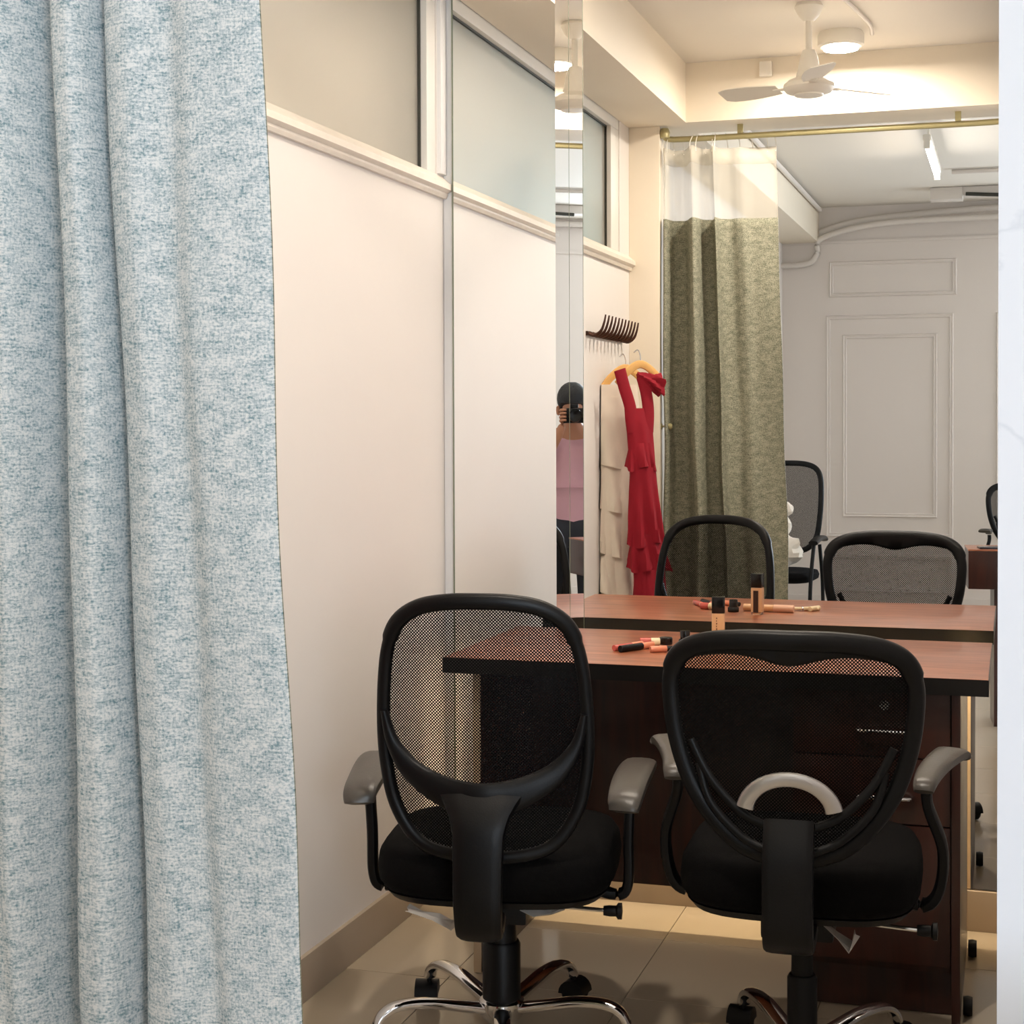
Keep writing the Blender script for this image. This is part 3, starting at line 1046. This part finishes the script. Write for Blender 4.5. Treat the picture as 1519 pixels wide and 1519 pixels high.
chair_visitor('black mesh visitor chair with a white cloth on its seat', (-1.285, -4.85, 0), R(4))
chair_wide('black mesh office chair standing by the far panelled wall', (0.10, -6.0, 0), R(-8), 15)

# white cloth heaped on the outer room chair
rnd = random.Random(11)
t = thing('white_cloth', 'crumpled white cloth heaped on the black visitor chair', 'cloth', (-1.27, -4.80, 0.494))
for nm, c, r_ in (('fold', (-0.02, 0.0, 0.10), (0.15, 0.13, 0.105)), ('fold', (-0.04, -0.06, 0.235), (0.10, 0.09, 0.09)), ('fold', (-0.02, -0.10, 0.335), (0.085, 0.07, 0.055)), ('fold', (-0.10, -0.09, 0.38), (0.06, 0.06, 0.05))):
    rs = []
    for i in range(1, 14):
        th = PI * i / 14
        ring = []
        for j in range(24):
            a = 2 * PI * j / 24
            p = Vector((math.sin(th) * math.cos(a), math.sin(th) * math.sin(a), -math.cos(th)))
            k = 1 + 0.22 * noise.noise(p * 2.6 + Vector(c) * 9)
            ring.append((c[0] + p.x * r_[0] * k, c[1] + p.y * r_[1] * k, max(0.0, c[2] + p.z * r_[2] * k)))
        rs.append(ring)
    MB().rings(rs).build(nm, 'whitecloth', t, smooth=True)

# ------------------------------------------------------------------ make-up on the desk
def tube_obj(name, label, cat, loc, az, length, r, parts, group=None):
    """parts: list of (name, from, to, radius factor, material); lying along local x on the desk"""
    t = thing(name, label, cat, (loc[0], loc[1], TZ), R(az), group)
    for nm, a, b, k, mm in parts:
        x0, x1 = a * length, b * length
        MB().lathe([(0, x0), (r * k * .9, x0), (r * k, x0 + .001), (r * k, x1 - .001), (r * k * .9, x1), (0, x1)], c=(0, 0, r), n=20, axis='X').build(nm, mm, t, smooth=True)
    return t


b = thing('foundation_bottle', 'beige foundation bottle with a black cap standing on the desk', 'bottle', (-0.713, -0.325, TZ), R(8))
bw = 0.0165
rs = [superloop(bw * s, bw * s, 0, z, p=6, n=32) for s, z in ((0.9, 0.0), (1, 0.002), (1, 0.0075))]
MB().rings(rs).build('glass_base', mat('clear_bottle_glass', (0.98, 0.93, 0.86, 1), 0.05, **{'Transmission Weight': 0.9}), b, smooth=True)
rs = [superloop(bw * s, bw * s, 0, z, p=6, n=32) for s, z in ((1, 0.0076), (1, 0.074), (0.94, 0.078))]
MB().rings(rs).build('bottle_body', 'peach', b, smooth=True)
rs = [superloop(bw * s, bw * s, 0, z, p=8, n=32) for s, z in ((0.97, 0.0785), (1, 0.08), (1, 0.117), (0.97, 0.119))]
MB().rings(rs).build('cap', 'blackgloss', b, smooth=True)
bx('back_label', 'label', -0.0075, 0.0075, bw + .0002, bw + .0007, 0.006, 0.070, parent=b)
fp = MB()
for i in range(9):
    fp.box(-0.0052, -0.0022 - 0.001 * (i % 2), -bw - .0006, -bw - .0002, 0.010 + i * 0.0068, 0.0135 + i * 0.0068)
fp.build('front_print', 'print', b)

tube_obj('lip_gloss', 'rose lip gloss tube lying beside a black tube on the desk', 'lip gloss', (-0.935, -0.525), 62, 0.105, 0.0075,
         [('tube', 0, 0.62, 1, 'pinktube'), ('cap', 0.62, 1, 1, 'coral')])
tube_obj('lipstick', 'black lipstick tube with a coral end lying on the desk', 'lipstick', (-0.915, -0.545), 60, 0.118, 0.0085,
         [('case', 0, 0.66, 1, 'black'), ('tip', 0.66, 1, 0.92, 'coral')])
tube_obj('makeup_stick', 'short coral make-up stick lying near the black lipstick', 'makeup', (-0.845, -0.525), 30, 0.06, 0.008,
         [('case', 0, 0.7, 1, 'coral'), ('collar', 0.7, 1, 0.85, 'black')])
j = thing('cream_jar', 'small stepped black cosmetic jar on the desk', 'jar', (-0.79, -0.365, TZ))
MB().lathe([(0, 0), (0.016, 0), (0.0165, 0.002), (0.0165, 0.012), (0.015, 0.014), (0, 0.014)], n=28).build('base', 'blackgloss', j, smooth=True)
MB().lathe([(0, 0.0142), (0.0125, 0.0142), (0.0125, 0.034), (0.0115, 0.036), (0, 0.036)], n=28).build('lid', 'blackgloss', j, smooth=True)
j = thing('compact', 'low black round compact next to the stepped jar', 'compact', (-0.838, -0.372, TZ))
MB().lathe([(0, 0), (0.016, 0), (0.017, 0.002), (0.017, 0.016), (0.015, 0.018), (0, 0.018)], n=28).build('case', 'blackgloss', j, smooth=True)
tube_obj('concealer_tube', 'tan concealer tube with a pink-beige cap lying behind the bottle', 'makeup', (-0.765, -0.40), 5, 0.15, 0.011,
         [('tube', 0, 0.6, 0.95, 'peach'), ('cap', 0.6, 1, 1.0, 'peachcap')])
tube_obj('makeup_brush', 'ivory make-up brush lying on the desk', 'brush', (-0.66, -0.44), 352, 0.11, 0.006,
         [('handle', 0, 0.55, 0.8, 'ivory'), ('ferrule', 0.55, 0.6, 0.9, 'chrome'), ('head', 0.6, 1, 1, 'ivory')])
tube_obj('brush_cap', 'tiny ivory cap lying beside the make-up brush', 'cap', (-0.575, -0.43), 300, 0.045, 0.0075,
         [('shell', 0, 1, 1, 'ivory')])
tube_obj('blush_stick', 'dusty pink blush stick with a white end on the desk', 'makeup', (-0.895, -0.415), 20, 0.05, 0.010,
         [('case', 0, 0.55, 1, 'pinktube'), ('cap', 0.55, 1, 0.95, 'ivory')])

# ------------------------------------------------------------------ hook rail, hangers and dresses by the column
t = thing('hook_rail', 'bronze hook rail with a row of curved hooks on the white wall', 'hook rail', (LX, -1.92, 1.69))
bx('rail', 'hookbrown', 0.0, 0.008, -0.30, 0.30, -0.03, -0.012, parent=t, bevel=0.002)
for i in range(11):
    y = -0.28 + 0.056 * i
    MB().sweep(catmull([(0.008, y, -.02), (0.03, y, -.028), (0.055, y, -.012), (0.068, y, .02), (0.074, y, .05)], 5),
               [0.009 - 0.0003 * q for q in range(21)], n=8, ref=(0, 1, 0)).build('hook', 'hookbrown', t, smooth=True)

GW = Vector((0.707, -0.707, 0))      # along the hanger
GN = Vector((0.707, 0.707, 0))       # out of the garment's face
GC = Vector((-1.445, -1.90, 0))


def gpt(u, n, z, off=0.0):
    q = GC + GW * u + GN * (n + off)
    return (max(q.x, LX + .004), q.y, z)


def hanger(label, off, zc):
    t = thing('clothes_hanger', label, 'hanger', (0, 0, 0), 0)
    m = MB()
    p = catmull([gpt(-.105, .0, zc - .075, off), gpt(-.07, .0, zc - .035, off), gpt(-.02, .0, zc, off), gpt(.02, 0, zc, off), gpt(.07, 0, zc - .035, off), gpt(.105, 0, zc - .075, off)], 6)
    m.sweep(p, (0.016, 0.007), ref=GN, n=10, p=2.6)
    m.build('shoulder_bar', 'hangerwood', t, smooth=True)
    MB().sweep(catmull([gpt(0, 0, zc, off), gpt(0, 0, zc + .035, off), gpt(-.012, 0, zc + .06, off), gpt(-.03, 0, zc + .05, off)], 5), 0.0025, ref=GN, n=8).build('hook', 'chrome', t, smooth=True)
    return t


def px2u(px):
    return (px - 934) / 312.0


def py2z(py, m=6.5):
    return CAMZ - (py - 624.5) * (m / 0.975) / FPX


def dress(name, label, mm, rows, tiers, off, dep=0.05, seed=1):
    t = thing(name, label, 'dress', (0, 0, 0))

    def loft(rs_, nm, wav, wamp):
        mb = MB()
        rings = []
        for k, (py, xl, xr, d_) in enumerate(rs_):
            z = py2z(py)
            ul, ur = px2u(xl), px2u(xr)
            c, hw = (ul + ur) / 2, (ur - ul) / 2
            ring = []
            for j in range(40):
                a = 2 * PI * j / 40
                wv = 1 + wamp * (k / max(1, len(rs_) - 1)) * math.sin(wav * a + seed + 0.6 * k)
                ring.append(gpt(c + hw * math.cos(a) * (0.85 + 0.15 * wv), d_ * math.sin(a) * wv, z + 0.011 * math.sin(3 * a + seed + k * .3) * (k > 0), off))
            rings.append(ring)
        mb.rings(rings)
        return mb.build(nm, mm, t, smooth=True)

    loft(rows, 'bodice', 7, 0.25)
    for i, tr in enumerate(tiers):
        loft(tr, 'ruffle', 6 + i % 3, 0.5)
    return t


def interp(a, b, n):
    return [tuple(a[q] + (b[q] - a[q]) * i / (n - 1) for q in range(4)) for i in range(n)]


hanger('light wooden clothes hanger holding the red dress', 0.055, 1.552)
hanger('light wooden clothes hanger holding the cream dress', -0.055, 1.54)
dr = dress('red_dress', 'crimson ruffled dress on a wooden hanger', 'red',
           [(606, 911, 948, .016), (618, 912, 949, .02), (640, 915, 952, .026), (690, 919, 955, .03), (760, 921, 960, .032), (880, 926, 970, .034), (1010, 926, 972, .034)],
           [interp((655, 918, 951, .028), (692, 914, 954, .036), 5), interp((690, 920, 955, .033), (800, 916, 967, .041), 7),
            interp((785, 921, 961, .035), (835, 917, 977, .043), 6), interp((835, 925, 968, .036), (930, 921, 978, .043), 6)], 0.055, seed=2)
# neckline straps and flutter sleeve
for pts in ([(902, 552), (908, 575), (917, 605), (922, 640)], [(934, 562), (940, 585), (943, 610), (942, 640)]):
    MB().sweep(catmull([gpt(px2u(a), .012, py2z(b_), 0.055) for a, b_ in pts], 6), (0.027, 0.007), ref=GN, n=12).build('strap', 'red', dr, smooth=True)
rs = []
for i in range(7):
    f_ = i / 6
    c = Vector(gpt(px2u(928 + 34 * f_), .01, py2z(560 + 14 * f_), 0.055))
    ring = []
    for jn in range(24):
        a = 2 * PI * jn / 24
        r_ = (0.012 + 0.03 * f_) * (1 + 0.25 * math.sin(5 * a + i))
        ring.append(c + Vector((0, 0, 1)) * (r_ * math.sin(a)) + GN * (r_ * .8 * math.cos(a)))
    rs.append(ring)
MB().rings(rs).build('sleeve', 'red', dr, smooth=True)
dress('cream_dress', 'cream ruffled dress hanging behind the red one', 'creamcloth',
      [(572, 890, 950, .015), (610, 888, 955, .02), (700, 888, 955, .025), (800, 886, 945, .028), (1010, 884, 950, .03)],
      [interp((590, 892, 950, .02), (690, 884, 972, .034), 6), interp((655, 892, 950, .02), (752, 884, 955, .036), 6),
       interp((730, 890, 945, .025), (815, 884, 945, .036), 6), interp((800, 888, 945, .025), (870, 880, 945, .04), 6),
       interp((860, 886, 945, .025), (960, 878, 945, .04), 6)], -0.055, seed=5)

# ------------------------------------------------------------------ outer desk, phone, bag
t = thing('side_table', 'thick walnut table standing against the marble wall', 'table', (-0.19, -2.90, 0), R(-5))
bx('drawer_box', 'wood_shaded', 0.0, 0.80, -0.27, -0.002, 0.60, 0.765, parent=t, bevel=0.002)
bx('table_top', 'wood', -0.001, 0.801, -0.271, -0.001, 0.7655, 0.772, parent=t, bevel=0.001)
for x in (0.14, 0.74):
    bx('leg', 'wood_shaded', x - .03, x + .02, -0.25, -0.03, 0.002, 0.5995, parent=t)
tb = t
Rt = Matrix.Translation((-0.19, -2.90, 0)) @ Matrix.Rotation(R(-5), 4, 'Z')
p = Rt @ Vector((0.045, -0.06, 0.772))
t = thing('phone', 'dark smartphone lying on the thick walnut table', 'phone', p, R(-12))
bx('body', 'phone', 0, 0.15, -0.035, 0.035, 0.0005, 0.0085, parent=t, bevel=0.003)
# ------------------------------------------------------------------ photographer (seen only in the slanted mirror strip)
def skin_body(name, joints, edges, m, parent, sub=2):
    me = bpy.data.meshes.new(name)
    keys = list(joints)
    me.from_pydata([joints[k][0] for k in keys], [(keys.index(a), keys.index(b_)) for a, b_ in edges], [])
    o = bpy.data.objects.new(name, me)
    COL.objects.link(o)
    md = o.modifiers.new('skin', 'SKIN')
    md.use_smooth_shade = True
    for i, k in enumerate(keys):
        r_ = joints[k][1]
        me.skin_vertices[0].data[i].radius = r_ if isinstance(r_, tuple) else (r_, r_)
    me.skin_vertices[0].data[0].use_root = True
    s_ = o.modifiers.new('sub', 'SUBSURF')
    s_.levels = s_.render_levels = sub
    me.materials.append(M[m])
    o.parent = parent
    return o


PX, PY = 0.235, -4.56
t = thing('person', 'person in a pink shirt and dark jeans holding a camera to the face', 'person', (PX, PY, 0), R(14))
J = {'pelvis': ((0, 0, .80), (.15, .11)), 'waist': ((0, -.01, .93), (.125, .095)), 'chest': ((0, 0, 1.12), (.15, .105)), 'neckbase': ((0, .01, 1.26), (.07, .06)),
     'neck': ((0, .025, 1.32), .05), 'head0': ((0, .04, 1.365), (.058, .072)), 'head1': ((0, .045, 1.45), (.072, .088)), 'head2': ((0, .035, 1.52), (.045, .05))}
E = [('pelvis', 'waist'), ('waist', 'chest'), ('chest', 'neckbase'), ('neckbase', 'neck'), ('neck', 'head0'), ('head0', 'head1'), ('head1', 'head2')]
for s, n_ in ((-1, 'l'), (1, 'r')):
    J.update({'sh' + n_: ((s * .17, 0, 1.22), .055), 'el' + n_: ((s * .21, .10, 1.02), .040), 'wr' + n_: ((s * .085, .225, 1.265), .027), 'pm' + n_: ((s * .065, .232, 1.318), (.030, .018)),
              'hp' + n_: ((s * .085, 0, .74), .085), 'kn' + n_: ((s * .09, .03, .42), .058), 'an' + n_: ((s * .09, -.01, .09), .038), 'he' + n_: ((s * .09, .0, .04), .036), 'to' + n_: ((s * .10, .15, .03), .028)})
    E += [('neckbase', 'sh' + n_), ('sh' + n_, 'el' + n_), ('el' + n_, 'wr' + n_), ('wr' + n_, 'pm' + n_), ('pelvis', 'hp' + n_), ('hp' + n_, 'kn' + n_), ('kn' + n_, 'an' + n_), ('an' + n_, 'he' + n_), ('he' + n_, 'to' + n_)]
body = skin_body('body', J, E, 'skin', t)
# fingers and thumb on both sides of the camera
for s in (-1, 1):
    for q in range(4):
        z0_ = 1.328 + 0.019 * q
        MB().sweep(catmull([(s * .066, .226, z0_), (s * .078, .255, z0_ + .008), (s * .070, .282, z0_ + .012), (s * .048, .292, z0_ + .012)], 4),
                   [0.0095 - 0.0002 * i for i in range(13)], n=10).build('finger', 'skin', t, smooth=True)
    MB().sweep(catmull([(s * .070, .215, 1.313), (s * .055, .190, 1.338), (s * .045, .180, 1.358)], 4), 0.0095, n=10).build('thumb', 'skin', t, smooth=True)
# clothes
SJ = {'pelvis': ((0, 0, .80), (.168, .128)), 'waist': ((0, -.01, .93), (.142, .112)), 'chest': ((0, 0, 1.12), (.166, .12)), 'neckbase': ((0, .008, 1.245), (.085, .072)), 'hem': ((0, 0, .735), (.170, .13))}
SE = [('pelvis', 'waist'), ('waist', 'chest'), ('chest', 'neckbase'), ('pelvis', 'hem')]
for s, n_ in ((-1, 'l'), (1, 'r')):
    SJ.update({'sh' + n_: ((s * .17, 0, 1.222), .066), 'el' + n_: ((s * .205, .08, 1.05), .056)})
    SE += [('neckbase', 'sh' + n_), ('sh' + n_, 'el' + n_)]
skin_body('shirt', SJ, SE, 'pink', t)
TJ = {'pelvis': ((0, 0, .78), (.155, .115))}
TE = []
for s, n_ in ((-1, 'l'), (1, 'r')):
    TJ.update({'hp' + n_: ((s * .085, 0, .72), .096), 'kn' + n_: ((s * .09, .03, .42), .070), 'an' + n_: ((s * .09, -.01, .10), .055)})
    TE += [('pelvis', 'hp' + n_), ('hp' + n_, 'kn' + n_), ('kn' + n_, 'an' + n_)]
skin_body('jeans', TJ, TE, 'jeans', t)
# hair cap and bun, face details
rs = []
for i in range(1, 12):
    th = PI * i / 12
    ring = []
    for jn in range(28):
        a = 2 * PI * jn / 28
        q = Vector((math.sin(th) * math.cos(a), math.sin(th) * math.sin(a), math.cos(th)))
        z_ = 1.462 + q.z * 0.098
        y_ = 0.028 + q.y * 0.102
        if q.y > 0.2 and z_ < 1.415:
            y_ = min(y_, 0.06)
        ring.append((q.x * 0.088, y_, max(z_, 1.33)))
    rs.append(ring)
MB().rings(rs).build('hair', 'hair', t, smooth=True)
for s in (-1, 1):
    MB().lathe([(0, -.009), (.006, -.006), (.008, 0), (.006, .006), (0, .009)], c=(s * .030, .108, 1.398), n=12).build('eye', 'hair', t, smooth=True)
    MB().lathe([(0, -.03), (.010, -.02), (.013, 0), (.011, .022), (0, .03)], c=(s * .080, .04, 1.395), n=12).build('ear', 'skin', t, smooth=True)
MB().sweep([(0, .115, 1.405), (0, .128, 1.378), (0, .130, 1.366)], [0.007, 0.011, 0.013], n=10).build('nose', 'skin', t, smooth=True)
MB().sweep([(-.022, .105, 1.342), (0, .112, 1.343), (.022, .105, 1.342)], [0.003, 0.006, 0.003], n=8).build('mouth', 'pinktube', t, smooth=True)
ax, ay = PX, PY
ct_, st_ = math.cos(R(14)), math.sin(R(14))
t = thing('photo_camera', 'black camera held up by the person in the pink shirt', 'camera', (PX - .225 * st_, PY + .225 * ct_, 1.365), R(14))
bx('camera_body', 'black', -.062, .062, -.03, .03, -.042, .042, parent=t, bevel=0.006)
bx('viewfinder_hump', 'black', -.022, .022, -.028, .028, .0425, .066, parent=t, bevel=0.005)
MB().lathe([(0, .0305), (.034, .0305), (.036, .045), (.038, .10), (.036, .112), (.030, .112), (.028, .10), (0, .098)], n=28, axis='Y').build('lens', 'blackgloss', t, smooth=True)
